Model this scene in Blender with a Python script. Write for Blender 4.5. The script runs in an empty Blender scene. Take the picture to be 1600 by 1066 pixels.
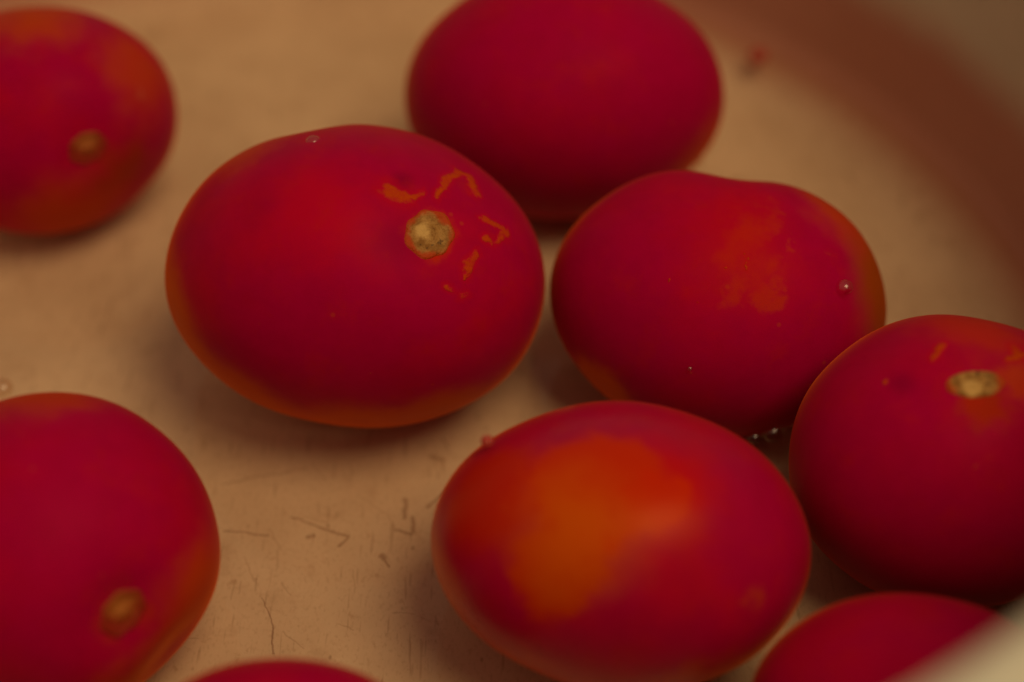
import bpy, math, random
import numpy as np
from mathutils import Vector, Matrix

S = bpy.context.scene
COL = S.collection

# ------------------------------------------------------------------ camera
PITCH = math.radians(44.0)                 # how far the lens looks down
cam = bpy.data.cameras.new('camera')
cam_o = bpy.data.objects.new('camera', cam)
COL.objects.link(cam_o)
cam_o.location = (0.0, -0.21580, 0.23340)
cam_o.rotation_euler = (math.radians(90) - PITCH, 0, 0)
cam.lens = 60.0
cam.sensor_width = 36.0
cam.clip_start = 0.01
cam.clip_end = 50
cam.dof.use_dof = True
cam.dof.focus_distance = 0.284
cam.dof.aperture_fstop = 5.2
S.camera = cam_o

# ------------------------------------------------------------------ world (a dim, warm room) and lamps
W = bpy.data.worlds.new('World')
S.world = W
W.use_nodes = True
bg = W.node_tree.nodes['Background']
bg.inputs['Color'].default_value = (1.0, 0.66, 0.46, 1)
bg.inputs['Strength'].default_value = 0.23


def area(name, loc, target, size, power, color):
    l = bpy.data.lights.new(name, 'AREA')
    l.shape = 'DISK'
    l.size = size
    l.energy = power
    l.color = color
    o = bpy.data.objects.new(name, l)
    COL.objects.link(o)
    o.location = loc
    o.rotation_euler = (Vector(target) - Vector(loc)).to_track_quat('-Z', 'Y').to_euler()
    return o


area('ceiling_lamp', (0.30, -0.27, 0.88), (0, 0, 0), 0.46, 3.7, (1.0, 0.70, 0.38))
area('small_lamp', (0.27, -0.38, 0.42), (0.01, -0.04, 0.03), 0.03, 0.08, (1.0, 0.66, 0.40))

S.view_settings.view_transform = 'Standard'
S.view_settings.look = 'None'
S.view_settings.exposure = 0.0
S.view_settings.gamma = 1.0
S.render.engine = 'CYCLES'
S.cycles.max_bounces = 10
S.cycles.transparent_max_bounces = 16
S.cycles.caustics_refractive = True


# ------------------------------------------------------------------ helpers
def tag(o, label=None, cat=None, group=None, kind=None):
    for k, v in (('label', label), ('category', cat), ('group', group), ('kind', kind)):
        if v:
            o[k] = v
    return o


def mesh_obj(name, verts, faces, m, parent=None, smooth=True):
    me = bpy.data.meshes.new(name)
    me.from_pydata([tuple(map(float, v)) for v in verts], [], [tuple(map(int, f)) for f in faces])
    me.materials.append(m)
    if smooth:
        me.polygons.foreach_set('use_smooth', [True] * len(me.polygons))
    me.update()
    o = bpy.data.objects.new(name, me)
    COL.objects.link(o)
    if parent is not None:
        o.parent = parent
    return o


class NT:
    """small wrapper for writing node trees"""

    def __init__(self, nt):
        self.nt = nt

    def n(self, t, **kw):
        x = self.nt.nodes.new(t)
        for k, v in kw.items():
            setattr(x, k, v)
        return x

    def link(self, a, b):
        self.nt.links.new(a, b)

    def put(self, sock, v):
        if hasattr(v, 'is_linked') or isinstance(v, bpy.types.NodeSocket):
            self.link(v, sock)
        else:
            sock.default_value = v

    def math(self, op, a, b=0.0, c=None, clamp=False):
        x = self.n('ShaderNodeMath', operation=op, use_clamp=clamp)
        self.put(x.inputs[0], a)
        self.put(x.inputs[1], b)
        if c is not None:
            self.put(x.inputs[2], c)
        return x.outputs[0]

    def vec(self, op, a, b=(0, 0, 0)):
        x = self.n('ShaderNodeVectorMath', operation=op)
        self.put(x.inputs[0], a)
        self.put(x.inputs[1], b)
        return x.outputs['Value'] if op in ('LENGTH', 'DISTANCE', 'DOT_PRODUCT') else x.outputs['Vector']

    def noise(self, p, scale, detail=3.0, rough=0.55, color=False):
        x = self.n('ShaderNodeTexNoise')
        self.put(x.inputs['Vector'], p)
        x.inputs['Scale'].default_value = scale
        x.inputs['Detail'].default_value = detail
        x.inputs['Roughness'].default_value = rough
        return x.outputs['Color'] if color else x.outputs['Fac']

    def ramp(self, v, lo, hi, a=0.0, b=1.0):
        x = self.n('ShaderNodeMapRange', interpolation_type='SMOOTHSTEP')
        self.put(x.inputs['Value'], v)
        x.inputs['From Min'].default_value = lo
        x.inputs['From Max'].default_value = hi
        x.inputs['To Min'].default_value = a
        x.inputs['To Max'].default_value = b
        return x.outputs['Result']

    def mix(self, fac, a, b):
        x = self.n('ShaderNodeMix', data_type='RGBA')
        self.put(x.inputs[0], fac)
        self.put(x.inputs[6], a)
        self.put(x.inputs[7], b)
        return x.outputs[2]


def new_mat(name):
    m = bpy.data.materials.new(name)
    m.use_nodes = True
    t = NT(m.node_tree)
    return m, t, m.node_tree.nodes['Principled BSDF']


def seg_group():
    """distance from a point to a line segment"""
    g = bpy.data.node_groups.new('segment_distance', 'ShaderNodeTree')
    for nm in 'PAB':
        g.interface.new_socket(nm, in_out='INPUT', socket_type='NodeSocketVector')
    g.interface.new_socket('D', in_out='OUTPUT', socket_type='NodeSocketFloat')
    t = NT(g)
    gi, go = t.n('NodeGroupInput'), t.n('NodeGroupOutput')
    P, A, B = gi.outputs[0], gi.outputs[1], gi.outputs[2]
    pa = t.vec('SUBTRACT', P, A)
    ba = t.vec('SUBTRACT', B, A)
    h = t.math('DIVIDE', t.vec('DOT_PRODUCT', pa, ba), t.vec('DOT_PRODUCT', ba, ba), clamp=True)
    sc = t.n('ShaderNodeVectorMath', operation='SCALE')
    t.link(ba, sc.inputs[0])
    t.link(h, sc.inputs['Scale'])
    t.link(t.vec('LENGTH', t.vec('SUBTRACT', pa, sc.outputs[0])), go.inputs[0])
    return g


SEG = seg_group()


def seg_mask(t, P, A, B, w, soft=0.5):
    x = t.n('ShaderNodeGroup')
    x.node_tree = SEG
    t.link(P, x.inputs[0])
    x.inputs[1].default_value = A
    x.inputs[2].default_value = B
    return t.ramp(x.outputs[0], w * soft, w, 1.0, 0.0)


def vmax(t, vals):
    r = vals[0]
    for v in vals[1:]:
        r = t.math('MAXIMUM', r, v)
    return r


# ------------------------------------------------------------------ tomato skin
CRIMSON = (0.42, 0.0003, 0.057, 1)
SCARLET = (0.53, 0.003, 0.010, 1)
ORANGE = (0.52, 0.055, 0.001, 1)
UNRIPE = (0.60, 0.088, 0.001, 1)
BOUNCE_ORANGE = (0.60, 0.085, 0.001, 1)  # warm bounce from the basin, painted into the tomatoes' edges
CORK = (0.62, 0.135, 0.004, 1)


def tomato_mat(name, seed, blobs=(), streaks=(), specks=(), dusk=(), gloss=0.0, scarlet=0.5):
    """blobs: (centre, radius, softness 0..1, colour, strength, warp); streaks: polylines of corky skin (points, width)"""
    m, t, p = new_mat(name)
    tc = t.n('ShaderNodeTexCoord')
    P = tc.outputs['Object']
    Q = t.vec('ADD', P, (seed * 0.37, seed * 0.11, seed * 0.23))
    nz = t.noise(Q, 38.0, 3, color=True)
    warp = t.vec('SUBTRACT', nz, (0.5, 0.5, 0.5))
    nz2 = t.noise(Q, 420.0, 3, 0.6, color=True)
    warp2 = t.vec('SUBTRACT', nz2, (0.5, 0.5, 0.5))

    nz3 = t.noise(Q, 150.0, 4, 0.6, color=True)
    warp3 = t.vec('SUBTRACT', nz3, (0.5, 0.5, 0.5))

    def warped(a, b, c3=0.0):
        s1 = t.n('ShaderNodeVectorMath', operation='SCALE')
        t.link(warp, s1.inputs[0])
        s1.inputs['Scale'].default_value = a
        s2 = t.n('ShaderNodeVectorMath', operation='SCALE')
        t.link(warp2, s2.inputs[0])
        s2.inputs['Scale'].default_value = b
        v = t.vec('ADD', t.vec('ADD', P, s1.outputs[0]), s2.outputs[0])
        if c3:
            s3 = t.n('ShaderNodeVectorMath', operation='SCALE')
            t.link(warp3, s3.inputs[0])
            s3.inputs['Scale'].default_value = c3
            v = t.vec('ADD', v, s3.outputs[0])
        return v

    c = t.mix(t.ramp(t.noise(Q, 45.0, 4), 0.42, 0.72, 0.0, scarlet), CRIMSON, SCARLET)
    c = t.mix(t.ramp(t.noise(Q, 210.0, 5, 0.65), 0.35, 0.68, 0.0, 0.22), c, (0.30, 0.0004, 0.030, 1))
    for ctr, rad, soft, colr, stg, wp in blobs:
        PW = warped(wp * rad * 2.2, wp * rad * 0.35, 0.003 + wp * 0.034)
        d = t.vec('DISTANCE', PW, ctr)
        c = t.mix(t.ramp(d, rad * (1 - soft), rad, stg, 0.0), c, colr)
    for ctr, rad, stg in dusk:
        d = t.vec('DISTANCE', warped(0.004, 0.0006), ctr)
        c = t.mix(t.ramp(d, 0.0, rad, stg, 0.0), c, (0.16, 0.0005, 0.03, 1))
    bump_h = t.noise(Q, 900.0, 2)
    bump_s = t.math('MULTIPLY', bump_h, 0.05)
    if streaks:
        PW = warped(0.0030, 0.0020, 0.0045)
        glow = []
        core = []
        for pts, w in streaks:
            for a, b in zip(pts[:-1], pts[1:]):
                glow.append(seg_mask(t, PW, a, b, w * 2.2, 0.25))
                core.append(seg_mask(t, PW, a, b, w * 1.1, 0.4))
        gl, co = vmax(t, glow), vmax(t, core)
        brk = t.ramp(t.noise(Q, 420.0, 4, 0.7), 0.34, 0.58)
        c = t.mix(t.math('MULTIPLY', gl, 0.55), c, SCARLET)
        c = t.mix(t.math('MULTIPLY', co, t.math('MULTIPLY_ADD', brk, 0.25, 0.60)), c, (0.52, 0.066, 0.001, 1))
        bump_s = t.math('ADD', bump_s, t.math('MULTIPLY', co, t.math('MULTIPLY_ADD', brk, 0.5, 0.3)))
    if specks:
        PW = warped(0.0, 0.0008)
        for ctr, rad, colr in specks:
            d = t.vec('DISTANCE', PW, ctr)
            k = t.ramp(d, rad * 0.45, rad, 1.0, 0.0)
            c = t.mix(k, c, colr)
            bump_s = t.math('ADD', bump_s, t.math('MULTIPLY', k, 0.4))
    c = t.mix(t.ramp(t.noise(Q, 130.0, 5, 0.7), 0.50, 0.72, 0.0, 0.30), c, (0.50, 0.012, 0.004, 1))
    # tiny pale pores of the skin
    vo = t.n('ShaderNodeTexVoronoi', feature='F1')
    t.link(Q, vo.inputs['Vector'])
    vo.inputs['Scale'].default_value = 210
    pore = t.math('MULTIPLY', t.ramp(vo.outputs['Distance'], 0.04, 0.12, 1.0, 0.0),
                  t.ramp(t.noise(Q, 60.0, 1), 0.52, 0.62))
    c = t.mix(t.math('MULTIPLY', pore, 0.35), c, ORANGE)
    t.link(c, p.inputs['Base Color'])
    bp = t.n('ShaderNodeBump')
    bp.inputs['Strength'].default_value = 0.55
    bp.inputs['Distance'].default_value = 0.0004
    t.link(bump_s, bp.inputs['Height'])
    t.link(bp.outputs[0], p.inputs['Normal'])
    t.link(t.ramp(t.noise(Q, 30.0, 3), 0.3, 0.7, 0.42 - gloss, 0.56 - gloss), p.inputs['Roughness'])
    p.inputs['Specular IOR Level'].default_value = 0.05 + gloss
    p.inputs['Specular Tint'].default_value = (1.0, 0.45, 0.2, 1)
    p.inputs['Sheen Weight'].default_value = 0.62
    p.inputs['Sheen Roughness'].default_value = 0.25
    p.inputs['Sheen Tint'].default_value = (1.0, 0.20, 0.0, 1)
    return m


def cork_mat(name, seed, dull=0.0):
    m, t, p = new_mat(name)
    tc = t.n('ShaderNodeTexCoord')
    P = tc.outputs['Object']
    Q = t.vec('ADD', P, (seed, seed * 0.4, 0))
    nz = t.vec('SUBTRACT', t.noise(Q, 330.0, 4, 0.65, color=True), (0.5, 0.5, 0.5))
    s = t.n('ShaderNodeVectorMath', operation='SCALE')
    t.link(nz, s.inputs[0])
    s.inputs['Scale'].default_value = 0.0034
    PW = t.vec('ADD', P, s.outputs[0])
    r = t.vec('LENGTH', t.vec('MULTIPLY', PW, (1, 1, 0)))
    c = t.mix(t.ramp(t.noise(Q, 480.0, 4, 0.7), 0.38, 0.62), (0.27, 0.12, 0.018, 1), (0.46, 0.25, 0.065, 1))
    core = t.ramp(t.vec('DISTANCE', PW, (0.0006, 0.0009, 0)), 0.0008, 0.0018, 1.0, 0.0)
    c = t.mix(core, c, (0.66, 0.42, 0.13, 1))
    pits = t.ramp(t.noise(Q, 1300.0, 2), 0.27, 0.36, 1.0, 0.0)
    c = t.mix(t.math('MULTIPLY', pits, t.math('SUBTRACT', 0.6, core, clamp=True)), c, (0.045, 0.02, 0.006, 1))
    for ctr in ((-0.0009, -0.0016, 0), (-0.0021, -0.0008, 0), (-0.0018, 0.0003, 0)):
        c = t.mix(t.ramp(t.vec('DISTANCE', PW, ctr), 0.0002, 0.0006, 0.9, 0.0), c, (0.03, 0.012, 0.004, 1))
    c = t.mix(t.ramp(r, 0.0028 - 0.001 * dull, 0.0041), c, (0.48, 0.055, 0.001, 1))
    if dull:
        smear = t.ramp(t.vec('DISTANCE', PW, (0.0010, 0.0008, 0)), 0.0004, 0.0038, 1.0, 0.0)
        c = t.mix(smear, (0.30, 0.018, 0.004, 1), (0.50 - 0.12 * dull, 0.20 - 0.09 * dull, 0.02, 1))
    t.link(c, p.inputs['Base Color'])
    p.inputs['Roughness'].default_value = 0.6
    p.inputs['Specular IOR Level'].default_value = 0.3
    bp = t.n('ShaderNodeBump')
    bp.inputs['Strength'].default_value = 0.8
    bp.inputs['Distance'].default_value = 0.0006
    t.link(t.noise(Q, 1000.0, 4, 0.7), bp.inputs['Height'])
    t.link(bp.outputs[0], p.inputs['Normal'])
    return m


# ------------------------------------------------------------------ tomato geometry
def cube_sphere(n):
    u = np.tan(np.linspace(-1, 1, n + 1) * math.pi / 4)
    V, Fc, base = [], [], 0
    for ax in range(3):
        for sg in (1, -1):
            a, b = np.meshgrid(u, u, indexing='ij')
            q = np.zeros((n + 1, n + 1, 3))
            q[..., ax] = sg
            q[..., (ax + 1) % 3] = a * sg
            q[..., (ax + 2) % 3] = b
            V.append(q.reshape(-1, 3))
            i, j = np.meshgrid(np.arange(n), np.arange(n), indexing='ij')
            k = (base + i * (n + 1) + j).ravel()
            Fc.append(np.stack([k, k + n + 1, k + n + 2, k + 1], 1))
            base += (n + 1) ** 2
    V = np.concatenate(V)
    V /= np.linalg.norm(V, axis=1)[:, None]
    Fc = np.concatenate(Fc)
    key = np.round(V * 1e5).astype(np.int64)
    _, first, inv = np.unique(key, axis=0, return_index=True, return_inverse=True)
    return V[first], inv.ravel()[Fc]


class Form:
    """tomato surface: an egg shape with three half axes, shallow lobes and dents"""

    def __init__(self, ax, tilt, seed, dents=(), scar=None, scar_r=0.0042, egg=0.0, flat=1.0):
        self.ax = np.array(ax)
        a = math.radians(tilt)
        self.R = np.array([[math.cos(a), -math.sin(a), 0], [math.sin(a), math.cos(a), 0], [0, 0, 1]])
        self.ph = np.random.default_rng(seed).uniform(0, 6.28, 8)
        self.dents = [(np.array(d) / np.linalg.norm(d), s, k) for d, s, k in dents]
        self.egg = egg
        self.scar = None if scar is None else np.array(scar) / np.linalg.norm(scar)
        self.scar_r = scar_r
        self.flat = flat

    def __call__(self, D):
        """surface points along unit vectors D (own frame)"""
        L = D @ self.R                        # into the frame of the half axes
        r = 1 / np.sqrt(((L / self.ax) ** 2).sum(1))
        ph = self.ph
        r = r * (1 + self.egg * L[:, 0]
                 + 0.008 * np.sin(3 * np.arctan2(D[:, 1], D[:, 0]) + ph[0]) * (1 - D[:, 2] ** 2)
                 + 0.007 * np.sin(4.1 * D[:, 0] + ph[1]) * np.cos(3.3 * D[:, 2] + ph[2])
                 + 0.005 * np.sin(7.0 * D[:, 1] + ph[3]) * np.cos(5.2 * D[:, 0] + ph[4]))
        for d, s, k in self.dents:
            ang = np.arccos(np.clip(D @ d, -1, 1))
            r = r * (1 + k * np.exp(-(ang / s) ** 2))
        if self.scar is not None:
            ang = np.arccos(np.clip(D @ self.scar, -1, 1))
            r = r * (1 - 0.035 * np.exp(-(ang / 0.26) ** 2))
        return D * r[:, None]


def build_tomato(loc, form, m, label, group, cork=None, n=64, name='tomato'):
    rot = (math.radians(90) - PITCH, 0, 0)
    root = bpy.data.objects.new(name, None)
    root.empty_display_size = 0.01
    COL.objects.link(root)
    D, Fc = cube_sphere(n)
    V = form(D)
    R = np.array(Matrix.Rotation(rot[0], 3, 'X'))
    low = (V @ R.T)[:, 2].min()
    root.location = (loc[0], loc[1], 0.0002)
    tag(root, label, 'tomato', group)
    o = mesh_obj('skin', V, Fc, m, root)
    o.rotation_euler = rot
    o.location = (0, 0, -low)
    if cork is not None:
        s = Vector(form.scar)
        q = s.to_track_quat('Z', 'Y')
        B = np.array(q.to_matrix())
        ctr = form(form.scar[None, :])[0]
        rad = np.linalg.norm(ctr)
        rings, seg = 14, 40
        vs, fs = [], []
        rng = np.random.default_rng(int(abs(loc[0]) * 1e5))
        edge = 1 + 0.10 * np.sin(np.arange(seg) * 2 * math.pi / seg * 2 + rng.uniform(0, 6)) \
            + 0.035 * np.sin(np.arange(seg) * 2 * math.pi / seg * 7 + rng.uniform(0, 6))
        for i in range(rings + 1):
            f = i / rings
            for j in range(seg):
                a = 2 * math.pi * j / seg
                rr = f * form.scar_r * edge[j]
                d = B @ np.array([rr * math.cos(a), rr * form.flat * math.sin(a), rad])
                d /= np.linalg.norm(d)
                pt = form(d[None, :])[0]
                h = 0.00012 + 0.0006 * math.exp(-(f / 0.33) ** 2) + 0.00025 * math.exp(-((f - 0.8) / 0.12) ** 2) \
                    - (0.0004 if i == rings else 0)
                h += 0.00010 * math.sin(7 * a + 9 * f) * f
                vs.append(B.T @ (pt + d * h - ctr))
        for i in range(rings):
            for j in range(seg):
                k, l = i * seg + j, i * seg + (j + 1) % seg
                fs.append((k, l, l + seg, k + seg))
        c = mesh_obj('stem_scar', vs, fs, cork, root)
        mw = Matrix.Translation((0, 0, -low)) @ Matrix.Rotation(rot[0], 4, 'X') @ Matrix.Translation(Vector(ctr)) @ q.to_matrix().to_4x4()
        c.matrix_local = mw
    return root


# ------------------------------------------------------------------ basin
CX, CY = -0.0447, 0.0046


def basin_mat():
    m, t, p = new_mat('cream_plastic')
    tc = t.n('ShaderNodeTexCoord')
    P = t.vec('ADD', tc.outputs['Object'], (CX, CY, 0))
    sep = t.n('ShaderNodeSeparateXYZ')
    t.link(P, sep.inputs[0])
    floor_k = t.ramp(sep.outputs[2], 0.0005, 0.010, 1.0, 0.0)
    wall_c = t.mix(t.ramp(t.noise(P, 22.0, 4), 0.35, 0.7), (0.60, 0.56, 0.40, 1), (0.68, 0.63, 0.46, 1))
    floor_c = t.mix(t.ramp(t.noise(P, 28.0, 5, 0.6), 0.33, 0.68), (0.65, 0.495, 0.335, 1), (0.77, 0.61, 0.425, 1))
    # fine wiped grain running away from the viewer, and flecks
    mp = t.n('ShaderNodeMapping')
    t.link(P, mp.inputs[0])
    mp.inputs['Rotation'].default_value = (0, 0, 0.25)
    mp.inputs['Scale'].default_value = (1.0, 0.60, 1.0)
    grain = t.noise(mp.outputs[0], 1500.0, 3, 0.6)
    g2 = t.noise(mp.outputs[0], 420.0, 4, 0.7)
    floor_c = t.mix(t.ramp(grain, 0.28, 0.5, 0.20, 0.0), floor_c, (0.30, 0.15, 0.06, 1))
    floor_c = t.mix(t.ramp(g2, 0.27, 0.42, 0.38, 0.0), floor_c, (0.34, 0.17, 0.07, 1))
    blot = t.noise(P, 95.0, 5, 0.65)
    floor_c = t.mix(t.ramp(blot, 0.30, 0.46, 0.24, 0.0), floor_c, (0.33, 0.17, 0.08, 1))
    nz = t.vec('SUBTRACT', t.noise(P, 260.0, 3, color=True), (0.5, 0.5, 0.5))
    sc = t.n('ShaderNodeVectorMath', operation='SCALE')
    t.link(nz, sc.inputs[0])
    sc.inputs['Scale'].default_value = 0.0018
    PW = t.vec('MULTIPLY', t.vec('ADD', P, sc.outputs[0]), (1, 1, 0))
    heavy = [(-0.0192, -0.0147, -0.0191, -0.0195, .0005), (-0.0179, -0.0192, -0.0176, -0.0227, .0005), (-0.0287, -0.0239, -0.0303, -0.0257, .00045),
             (-0.0206, -0.0224, -0.0178, -0.0233, .0004), (-0.0339, -0.0217, -0.0287, -0.0236, .0004), (-0.0393, -0.0192, -0.0339, -0.0217, .00025),
             (-0.0151, -0.0168, -0.0116, -0.0127, .00045), (-0.0425, -0.0372, -0.0404, -0.0425, .0002), (-0.0404, -0.0425, -0.0395, -0.0484, .0002),
             (-0.0229, -0.0279, -0.0224, -0.0286, .0007), (-0.0224, -0.0286, -0.0213, -0.0303, .0003), (-0.0527, -0.0115, -0.0403, -0.0081, .00022),
             (-0.0397, -0.0078, -0.0374, -0.0073, .0002), (-0.0508, -0.0224, -0.0428, -0.0234, .0003), (-0.0147, -0.0045, -0.0129, -0.0054, .0006),
             (-0.0131, -0.0001, -0.0118, -0.0026, .0003), (-0.0361, -0.0238, -0.0358, -0.0240, .0006), (-0.0351, -0.0236, -0.0350, -0.0238, .0005)]
    light = [(-0.0223, -0.018, -0.0209, -0.0217), (-0.043, -0.0217, -0.0402, -0.0267), (-0.0276, -0.0142, -0.0228, -0.018),
             (-0.0534, -0.0057, -0.0501, -0.0045), (-0.0468, -0.0282, -0.044, -0.0338), (-0.0274, -0.031, -0.0268, -0.0358),
             (-0.1017, 0.0483, -0.0978, 0.0489), (-0.0852, 0.0301, -0.0789, 0.0305), (-0.013, -0.0026, -0.0076, -0.0065),
             (-0.0396, -0.0338, -0.0377, -0.0365), (-0.0361, -0.0096, -0.0349, -0.0104), (-0.033, -0.013, -0.029, -0.0118)]
    rnd = random.Random(5)
    for k in range(10):
        x, y = rnd.uniform(-0.09, 0.0), rnd.uniform(-0.055, 0.005)
        a = rnd.choice([rnd.gauss(1.9, 0.3), rnd.gauss(-0.2, 0.3)])
        l = rnd.uniform(0.0015, 0.006)
        light.append((x, y, x + l * math.cos(a), y + l * math.sin(a)))
    hv = vmax(t, [seg_mask(t, PW, (a, b, 0), (c_, d, 0), w, 0.2) for a, b, c_, d, w in heavy])
    lt = vmax(t, [seg_mask(t, PW, (a, b, 0), (c_, d, 0), 0.00022, 0.1) for a, b, c_, d in light])
    floor_c = t.mix(t.math('MULTIPLY', hv, 0.5), floor_c, (0.20, 0.085, 0.035, 1))
    floor_c = t.mix(t.math('MULTIPLY', lt, 0.26), floor_c, (0.26, 0.12, 0.05, 1))
    vo = t.n('ShaderNodeTexVoronoi', feature='F1')
    t.link(mp.outputs[0], vo.inputs['Vector'])
    vo.inputs['Scale'].default_value = 360
    # short hairline scratches in two directions
    for ang, off in ((0.8, 3.0), (-1.2, 7.0)):
        m2 = t.n('ShaderNodeMapping')
        t.link(P, m2.inputs[0])
        m2.inputs['Location'].default_value = (off, off, 0)
        m2.inputs['Rotation'].default_value = (0, 0, ang)
        m2.inputs['Scale'].default_value = (1.0, 0.12, 1.0)
        hl = t.ramp(t.noise(m2.outputs[0], 900.0, 1, 0.4), 0.66, 0.74)
        floor_c = t.mix(t.math('MULTIPLY', hl, 0.28), floor_c, (0.26, 0.13, 0.06, 1))
    spk = t.math('MULTIPLY', t.ramp(vo.outputs['Distance'], 0.05, 0.16, 1.0, 0.0), t.ramp(t.noise(P, 130.0, 2), 0.5, 0.6))
    floor_c = t.mix(t.math('MULTIPLY', spk, 0.45), floor_c, (0.22, 0.10, 0.04, 1))
    # shade and red tomato bounce painted into the lower wall colour
    shade_z = t.math('ADD', sep.outputs[2], t.math('MULTIPLY', t.math('SUBTRACT', t.noise(P, 35.0, 3), 0.5), 0.006))
    wall_c = t.mix(t.ramp(shade_z, 0.026, 0.041, 0.70, 0.0), wall_c, (0.46, 0.085, 0.045, 1))
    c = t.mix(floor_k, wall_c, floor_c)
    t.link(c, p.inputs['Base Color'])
    p.inputs['Roughness'].default_value = 0.55
    p.inputs['Specular IOR Level'].default_value = 0.25
    bp = t.n('ShaderNodeBump')
    bp.inputs['Strength'].default_value = 0.25
    bp.inputs['Distance'].default_value = 0.0003
    t.link(t.math('SUBTRACT', t.math('MULTIPLY', g2, 0.5), hv), bp.inputs['Height'])
    t.link(bp.outputs[0], p.inputs['Normal'])
    return m


def lathe(prof, seg):
    vs, fs = [], []
    for r, z in prof:
        for j in range(seg):
            a = 2 * math.pi * j / seg
            vs.append((r * math.cos(a), r * math.sin(a), z))
    for i in range(len(prof) - 1):
        for j in range(seg):
            k, l = i * seg + j, i * seg + (j + 1) % seg
            fs.append((k, l, l + seg, k + seg))
    return vs, fs


def arc(cx, cz, r, a0, a1, n):
    return [(cx + r * math.cos(math.radians(a0 + (a1 - a0) * i / n)), cz + r * math.sin(math.radians(a0 + (a1 - a0) * i / n))) for i in range(n + 1)]


PL = basin_mat()
basin = bpy.data.objects.new('basin', None)
basin.empty_display_size = 0.02
COL.objects.link(basin)
basin.location = (CX, CY, 0)
tag(basin, 'cream round basin with a scratched floor that holds the tomatoes and water', 'basin')
inner = [(0.0002, 0.0), (0.03, 0.0), (0.06, 0.0), (0.09, 0.0), (0.12, 0.0), (0.135, 0.0)] + arc(0.135, 0.017, 0.017, -80, 0, 12)
inner += [(0.1535, 0.03), (0.1548, 0.06), (0.156, 0.099)]
outer = [(0.1585, 0.099), (0.1578, 0.06), (0.1565, 0.02)] + arc(0.1385, 0.0145, 0.0180, 0, -90, 10) + [(0.09, -0.0035), (0.0002, -0.0035)]
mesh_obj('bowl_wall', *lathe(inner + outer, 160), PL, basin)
rim_m, t, p = new_mat('rim_plastic')
tc = t.n('ShaderNodeTexCoord')
t.link(t.mix(t.ramp(t.noise(tc.outputs['Object'], 40.0, 4), 0.35, 0.7), (0.66, 0.68, 0.55, 1), (0.74, 0.76, 0.62, 1)), p.inputs['Base Color'])
p.inputs['Roughness'].default_value = 0.5
lip = [(0.1555, 0.0985), (0.1547, 0.101)] + arc(0.1585, 0.1025, 0.004, 170, 90, 6) + [(0.166, 0.1072), (0.172, 0.1068)] \
    + arc(0.172, 0.1028, 0.004, 85, -60, 8) + [(0.172, 0.1012), (0.160, 0.1012), (0.1590, 0.0985)]
mesh_obj('rim', *lathe(lip, 160), rim_m, basin)

# table under the basin
tm, t, p = new_mat('table_wood')
tc = t.n('ShaderNodeTexCoord')
t.link(t.mix(t.noise(tc.outputs['Object'], 8.0, 5), (0.16, 0.10, 0.055, 1), (0.24, 0.15, 0.08, 1)), p.inputs['Base Color'])
p.inputs['Roughness'].default_value = 0.6
tb = mesh_obj('table_top', [(-2, -2, -0.0037), (2, -2, -0.0037), (2, 2, -0.0037), (-2, 2, -0.0037)], [(0, 1, 2, 3)], tm, smooth=False)
tag(tb, 'brown table top under the basin', kind='structure')

# ------------------------------------------------------------------ water
WZ = 0.009


def clear_mat(name, ior, tint=(1, 1, 1, 1), bump=0.0, rough=0.0):
    m = bpy.data.materials.new(name)
    m.use_nodes = True
    t = NT(m.node_tree)
    m.node_tree.nodes.remove(m.node_tree.nodes['Principled BSDF'])
    out = m.node_tree.nodes['Material Output']
    fr = t.n('ShaderNodeFresnel')
    fr.inputs['IOR'].default_value = ior
    tr = t.n('ShaderNodeBsdfTransparent')
    tr.inputs[0].default_value = tint
    gl = t.n('ShaderNodeBsdfGlossy')
    gl.inputs['Roughness'].default_value = rough
    mx = t.n('ShaderNodeMixShader')
    geo = t.n('ShaderNodeNewGeometry')        # the film reflects on its outer side only
    t.link(t.math('MULTIPLY', fr.outputs[0], t.math('SUBTRACT', 1.0, geo.outputs['Backfacing'])), mx.inputs[0])
    t.link(tr.outputs[0], mx.inputs[1])
    t.link(gl.outputs[0], mx.inputs[2])
    t.link(mx.outputs[0], out.inputs['Surface'])
    if bump:
        tc = t.n('ShaderNodeTexCoord')
        bp = t.n('ShaderNodeBump')
        bp.inputs['Strength'].default_value = bump
        bp.inputs['Distance'].default_value = 0.002
        t.link(t.noise(tc.outputs['Object'], 25.0, 2), bp.inputs['Height'])
        t.link(bp.outputs[0], fr.inputs['Normal'])
        t.link(bp.outputs[0], gl.inputs['Normal'])
    return m


wm = clear_mat('clear_water', 1.33, (0.97, 0.93, 0.88, 1), 0.15, 0.05)
seg = 128
wv, wf = lathe([(0.0002, 0), (0.05, 0), (0.10, 0), (0.1509, 0)], seg)
wo = mesh_obj('water', wv, [f[::-1] for f in wf], wm)
wo.location = (CX, CY, WZ)
tag(wo, 'clear shallow water in the basin', kind='structure')

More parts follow.
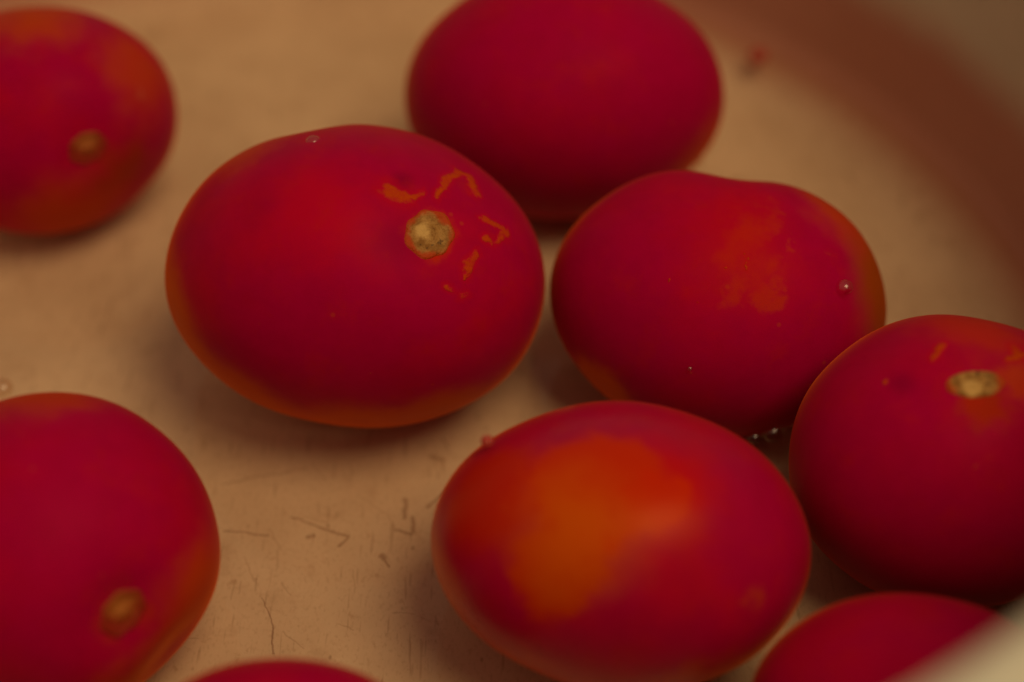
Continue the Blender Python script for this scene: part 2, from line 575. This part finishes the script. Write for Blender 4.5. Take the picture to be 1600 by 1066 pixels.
# ------------------------------------------------------------------ tomatoes
G1 = 'tomatoes soaking in the basin'
A_streaks = [
    ([(0.0067, 0.014, 0.0248), (0.0088, 0.0134, 0.0246), (0.0100, 0.0132, 0.0242)], 0.0015),
    ([(0.0100, 0.0132, 0.0242), (0.0131, 0.0137, 0.0225)], 0.0007),
    ([(0.0161, 0.0126, 0.0216), (0.0167, 0.0159, 0.0179), (0.0182, 0.0174, 0.0144), (0.0199, 0.0166, 0.0136), (0.0211, 0.0137, 0.0163)], 0.0010),
    ([(0.0224, 0.0096, 0.0188), (0.0244, 0.0082, 0.0178), (0.0262, 0.0072, 0.0162)], 0.0007),
    ([(0.0262, 0.0072, 0.0162), (0.0246, 0.0045, 0.0196), (0.0233, 0.0056, 0.0203)], 0.0010),
    ([(0.022, 0.0025, 0.0226), (0.0206, 0.0008, 0.0239), (0.0200, 0.0, 0.0244)], 0.0009),
    ([(0.0202, -0.0003, 0.0243), (0.0203, -0.0024, 0.0242)], 0.0006),
    ([(0.0173, -0.0027, 0.026), (0.0185, -0.003, 0.0253)], 0.0009),
    ([(0.0192, -0.0032, 0.0249), (0.0204, -0.0035, 0.0241)], 0.0011)]
DARK = (0.05, 0.012, 0.004, 1)
mA = tomato_mat('ripe_skin_streaked', 1,
                blobs=[((-0.034, -0.008, 0.006), 0.0165, 0.5, BOUNCE_ORANGE, 0.95, 0.05), ((0.0, -0.0310, 0.008), 0.0155, 0.5, BOUNCE_ORANGE, 1.0, 0.05),
                       ((-0.0210, -0.0245, 0.007), 0.0165, 0.5, BOUNCE_ORANGE, 1.0, 0.05), ((0.016, -0.0295, 0.008), 0.0145, 0.5, BOUNCE_ORANGE, 0.9, 0.05), ((-0.0320, -0.0165, 0.006), 0.0145, 0.5, BOUNCE_ORANGE, 1.0, 0.05),
                       ((0.0147, 0.0065, 0.0259), 0.0056, 0.5, (0.55, 0.03, 0.002, 1), 0.8, 0.12),
                       ((-0.004, 0.010, 0.027), 0.016, 0.9, (0.56, 0.002, 0.022, 1), 0.7, 0.25), ((-0.018, 0.0215, 0.010), 0.010, 0.8, ORANGE, 0.45, 0.3)],
                streaks=A_streaks,
                specks=[((0.0204, -0.0021, 0.0242), 0.0006, DARK), ((0.0045, -0.0170, 0.0235), 0.0004, CORK), ((0.0060, 0.0020, 0.0300), 0.0003, CORK)],
                dusk=[((0.0090, 0.0050, 0.0285), 0.0065, 0.30), ((-0.013, 0.010, 0.0245), 0.006, 0.20), ((0.0095, 0.0160, 0.0225), 0.003, 0.45)])
A = Form((0.03396, 0.02709, 0.03033), -5, 1, scar=(0.481, 0.212, 0.851), scar_r=0.0045,
         dents=[((-0.28, 0.93, 0.15), 0.20, -0.035), ((-0.45, 0.35, 0.8), 0.22, -0.012)])
build_tomato((-0.02782, 0.01261), A, mA, 'red tomato with a tan stem scar ringed by broken corky orange streaks', G1, cork_mat('cork_streaked', 1), 96)

mB = tomato_mat('ripe_skin_plain', 2, blobs=[((0.028, -0.012, 0.006), 0.012, 0.8, ORANGE, 0.55, 0.1), ((-0.030, 0.0, 0.002), 0.011, 0.8, ORANGE, 0.5, 0.1)], scarlet=0.35)
B = Form((0.03269, 0.02494, 0.02855), 0, 2, egg=-0.01)
build_tomato((0.01073, 0.07018), B, mB, 'plain crimson tomato cut by the top edge, behind the two middle ones', G1, None, 64)

C_str = [([(-0.0106, 0.0032, 0.0213), (-0.0100, 0.0044, 0.0213)], 0.00022), ([(0.0021, 0.0070, 0.0219), (0.0025, 0.0050, 0.0223)], 0.0004),
         ([(0.0023, 0.0070, 0.0218), (0.0031, 0.0062, 0.0221)], 0.0003), ([(-0.0015, 0.0058, 0.0225), (-0.0007, 0.0058, 0.0225)], 0.00022),
         ([(-0.0080, -0.0004, 0.0224), (-0.0062, -0.0004, 0.0226)], 0.0002)]
mC = tomato_mat('ripe_skin_mottled', 3,
                blobs=[((0.0030, 0.0080, 0.0215), 0.0090, 0.9, ORANGE, 0.55, 0.6), ((0.0059, 0.012, 0.0192), 0.0070, 0.9, ORANGE, 0.55, 0.6),
                       ((0.0119, 0.009, 0.019), 0.0034, 0.95, ORANGE, 0.6, 0.7), ((-0.0, 0.0016, 0.0229), 0.0042, 0.8, ORANGE, 0.55, 0.4),
                       ((0.0065, 0.001, 0.0224), 0.0038, 0.7, ORANGE, 0.6, 0.4), ((0.0290, 0.003, 0.006), 0.0155, 0.65, (0.34, 0.060, 0.001, 1), 0.95, 0.08),
                       ((0.0200, 0.0150, 0.006), 0.0115, 0.8, ORANGE, 0.75, 0.15), ((-0.0215, -0.0155, 0.005), 0.0090, 0.6, BOUNCE_ORANGE, 1.0, 0.1),
                       ((0.002, 0.008, 0.021), 0.018, 0.9, SCARLET, 0.7, 0.3)],
                streaks=C_str, specks=[((-0.0065, -0.0121, 0.0186), 0.0006, CORK), ((-0.0085, 0.0075, 0.0202), 0.0003, CORK), ((0.0042, 0.0102, 0.0208), 0.00025, CORK)])
C = Form((0.03046, 0.02390, 0.02293), -8, 3, dents=[((0.13, 0.98, 0.10), 0.30, -0.060), ((0.72, 0.66, 0.1), 0.45, 0.035), ((-0.35, 0.9, 0.1), 0.4, 0.025)])
build_tomato((0.03707, 0.01133), C, mC, 'red tomato mottled with orange on its shoulder and dented along the top, right of centre', G1, None, 80)

mD = tomato_mat('ripe_skin_orange_end', 4,
                blobs=[((0.0021, 0.0170, 0.0140), 0.0135, 0.85, ORANGE, 0.85, 0.25), ((0.020, 0.006, 0.010), 0.0135, 0.8, ORANGE, 0.7, 0.3),
                       ((0.0072, -0.0192, 0.008), 0.0160, 0.8, ORANGE, 0.85, 0.2), ((-0.006, 0.006, 0.024), 0.010, 0.9, SCARLET, 0.8, 0.5),
                       ((0.019, -0.012, 0.010), 0.011, 0.85, (0.36, 0.035, 0.002, 1), 0.8, 0.3), ((0.0215, 0.0035, 0.0122), 0.0035, 0.8, (0.5, 0.09, 0.05, 1), 0.5, 0.3)])
D = Form((0.02708, 0.02286, 0.02488), 8, 4, scar=(0.565, -0.321, 0.76), scar_r=0.0037, dents=[((0.80, -0.55, 0.25), 0.38, -0.07)])
build_tomato((-0.09553, 0.06560), D, mD, 'orange tinged tomato at the upper left, blurred, with its scar low on the right', G1, cork_mat('cork_far', 4, 0.85), 56)

mE = tomato_mat('half_ripe_skin', 5,
                blobs=[((0.006, 0.010, 0.022), 0.0125, 0.7, SCARLET, 0.95, 0.2),
                       ((-0.0195, 0.0090, 0.0150), 0.0125, 0.6, (0.50, 0.014, 0.001, 1), 0.95, 0.16),
                       ((-0.0045, 0.0105, 0.0210), 0.0120, 0.35, (0.56, 0.024, 0.001, 1), 0.97, 0.20),
                       ((-0.0110, -0.0015, 0.0235), 0.0088, 0.40, (0.54, 0.028, 0.001, 1), 0.97, 0.25),
                       ((0.0045, 0.0085, 0.0230), 0.0062, 0.40, (0.58, 0.020, 0.001, 1), 0.97, 0.35),
                       ((-0.0075, 0.0050, 0.0245), 0.0145, 0.95, UNRIPE, 0.95, 0.12),
                       ((-0.0100, -0.0020, 0.0240), 0.0080, 0.90, UNRIPE, 0.60, 0.2),
                       ((-0.0020, 0.0040, 0.0255), 0.0040, 0.9, (0.60, 0.045, 0.001, 1), 0.7, 0.6), ((-0.0130, 0.0110, 0.0190), 0.0045, 0.9, (0.52, 0.020, 0.001, 1), 0.6, 0.6),
                       ((0.0075, 0.0100, 0.0220), 0.0030, 0.7, (0.60, 0.020, 0.001, 1), 0.8, 0.8),
                       ((0.0189, -0.0053, 0.0190), 0.0028, 0.85, ORANGE, 0.6, 0.3), ((-0.0305, -0.006, 0.007), 0.0110, 0.7, BOUNCE_ORANGE, 0.85, 0.15),
                       ((-0.0165, -0.0215, 0.011), 0.0105, 0.7, BOUNCE_ORANGE, 0.85, 0.3), ((0.0107, -0.0185, 0.0150), 0.0065, 0.8, ORANGE, 0.65, 0.4)],
                gloss=0.17)
E = Form((0.02975, 0.02250, 0.02587), -4, 5, egg=0.02)
build_tomato((0.01648, -0.04538), E, mE, 'half ripe tomato with a broad orange patch, front centre of the basin', G1, None, 80)

mF = tomato_mat('ripe_skin_left', 6,
                blobs=[((0.0255, -0.006, 0.006), 0.0125, 0.7, ORANGE, 0.85, 0.12), ((0.0150, -0.0215, 0.009), 0.0125, 0.8, ORANGE, 0.8, 0.2), ((0.0220, -0.0160, 0.008), 0.0110, 0.7, ORANGE, 0.9, 0.2),
                       ((0.0, 0.0235, 0.005), 0.0110, 0.8, ORANGE, 0.7, 0.2), ((0.0161, -0.0075, 0.0182), 0.0065, 0.6, (0.45, 0.03, 0.002, 1), 0.8, 0.2)])
F = Form((0.02571, 0.02479, 0.02525), -15, 6, scar=(0.633, -0.295, 0.715), scar_r=0.0036, dents=[((0.78, -0.60, 0.15), 0.34, -0.10), ((0.633, -0.295, 0.715), 0.32, -0.075), ((0.60, -0.20, 0.77), 0.16, -0.02)])
build_tomato((-0.07134, -0.04760), F, mF, 'large red tomato at the lower left with a blurred scar near its lower right side', G1, cork_mat('cork_left', 6, 0.65), 64)

G_str = [([(-0.006, 0.0172, 0.0166), (-0.0047, 0.0186, 0.0153)], 0.0008), ([(0.0063, 0.0172, 0.0165), (0.0058, 0.0186, 0.0149)], 0.0009), ([(0.0050, 0.0170, 0.0170), (0.0085, 0.0172, 0.0150)], 0.0008)]
mG = tomato_mat('ripe_skin_right', 7,
                blobs=[((-0.0002, 0.0105, 0.0222), 0.0055, 0.7, (0.42, 0.03, 0.001, 1), 0.85, 0.2), ((0.006, 0.0140, 0.0190), 0.0050, 0.8, ORANGE, 0.7, 0.3),
                       ((0.002, 0.021, 0.010), 0.0120, 0.85, (0.5, 0.03, 0.002, 1), 0.7, 0.3), ((0.0, 0.003, 0.025), 0.0012, 0.7, ORANGE, 0.8, 0.3)],
                streaks=G_str, dusk=[((-0.0117, 0.0135, 0.0175), 0.0035, 0.5)],
                specks=[((-0.0140, 0.0136, 0.0158), 0.0008, ORANGE)], scarlet=0.3)
Gf = Form((0.02605, 0.02415, 0.02508), 0, 7, scar=(-0.049, 0.549, 0.834), scar_r=0.0043, flat=0.62, dents=[((0.25, 0.96, 0.1), 0.3, -0.02), ((-0.40, 0.50, 0.78), 0.14, -0.025), ((0.0, 0.44, 0.90), 0.10, -0.02)])
build_tomato((0.07170, -0.02815), Gf, mG, 'crimson tomato at the right edge with a pale scar near its top', G1, cork_mat('cork_right', 7), 72)

mH = tomato_mat('ripe_skin_rim', 8, scarlet=0.4)
H = Form((0.02415, 0.01781, 0.02074), 0, 8)
build_tomato((0.05865, -0.07361), H, mH, 'dark red tomato in the lower right corner, partly behind the basin rim', G1, None, 56)

mI = tomato_mat('ripe_skin_front', 9, scarlet=0.6)
I = Form((0.02313, 0.01945, 0.02121), 0, 9)
build_tomato((-0.03304, -0.08785), I, mI, 'tomato of which only the top shows at the bottom edge, left of centre', G1, None, 56)

# ------------------------------------------------------------------ bubbles
bm_ = clear_mat('bubble_film', 2.0, (0.96, 0.90, 0.84, 1), 0.0, 0.22)
pink_, t, p = new_mat('bubble_red_reflection')
p.inputs['Base Color'].default_value = (0.60, 0.10, 0.07, 1)  # red reflected from the tomatoes is painted into the bubble colour
p.inputs['Transmission Weight'].default_value = 0.4
p.inputs['IOR'].default_value = 1.33
p.inputs['Roughness'].default_value = 0.15


def bubble(loc, r, label, squash=0.85, m=None):
    V, Fc = cube_sphere(12)
    V = V * np.array([r, r, r * squash])
    o = mesh_obj('air_bubble', V, Fc, m or bm_)
    o.location = loc
    tag(o, label, 'bubble', 'air bubbles in the water')


bubble((0.0561, 0.1089, 0.0102), 0.0021, 'lone blurred pink bubble on the water between the top tomato and the basin wall', m=pink_)
bubble((0.0372, 0.0650, 0.0150), 0.0026, 'large bubble at the lower right edge of the plain tomato at the top')
bubble((0.0463, 0.0584, 0.0140), 0.0013, 'small bubble on the water behind the dented top of the mottled tomato')
bubble((-0.0931, 0.0026, 0.0105), 0.0019, 'bubble above the lower left tomato at the left edge')
bubble((0.0430, -0.0098, 0.0108), 0.0014, 'leftmost of the small bubbles in the gap under the mottled tomato')
bubble((0.0463, -0.0092, 0.0115), 0.0021, 'biggest bubble in the dark gap under the mottled tomato')
bubble((0.0478, -0.0086, 0.0128), 0.0009, 'smallest bubble sitting against the biggest one in the dark gap')
bubble((0.0488, -0.0072, 0.0112), 0.0011, 'rightmost of the small bubbles in the gap under the mottled tomato')
bubble((0.0567, 0.0000, 0.0378), 0.0015, 'bubble clinging to the right end of the mottled tomato')
bubble((0.0302, -0.0108, 0.0290), 0.0005, 'tiny bubble on the lower face of the mottled tomato')
bubble((-0.0338, 0.0166, 0.0558), 0.0015, 'added bubble standing in for a glint on top of the streaked tomato')  # added bubble that imitates a highlight on the skin
bubble((-0.0038, -0.0395, 0.0420), 0.0010, 'pink bubble at the upper left edge of the half ripe tomato', m=pink_)
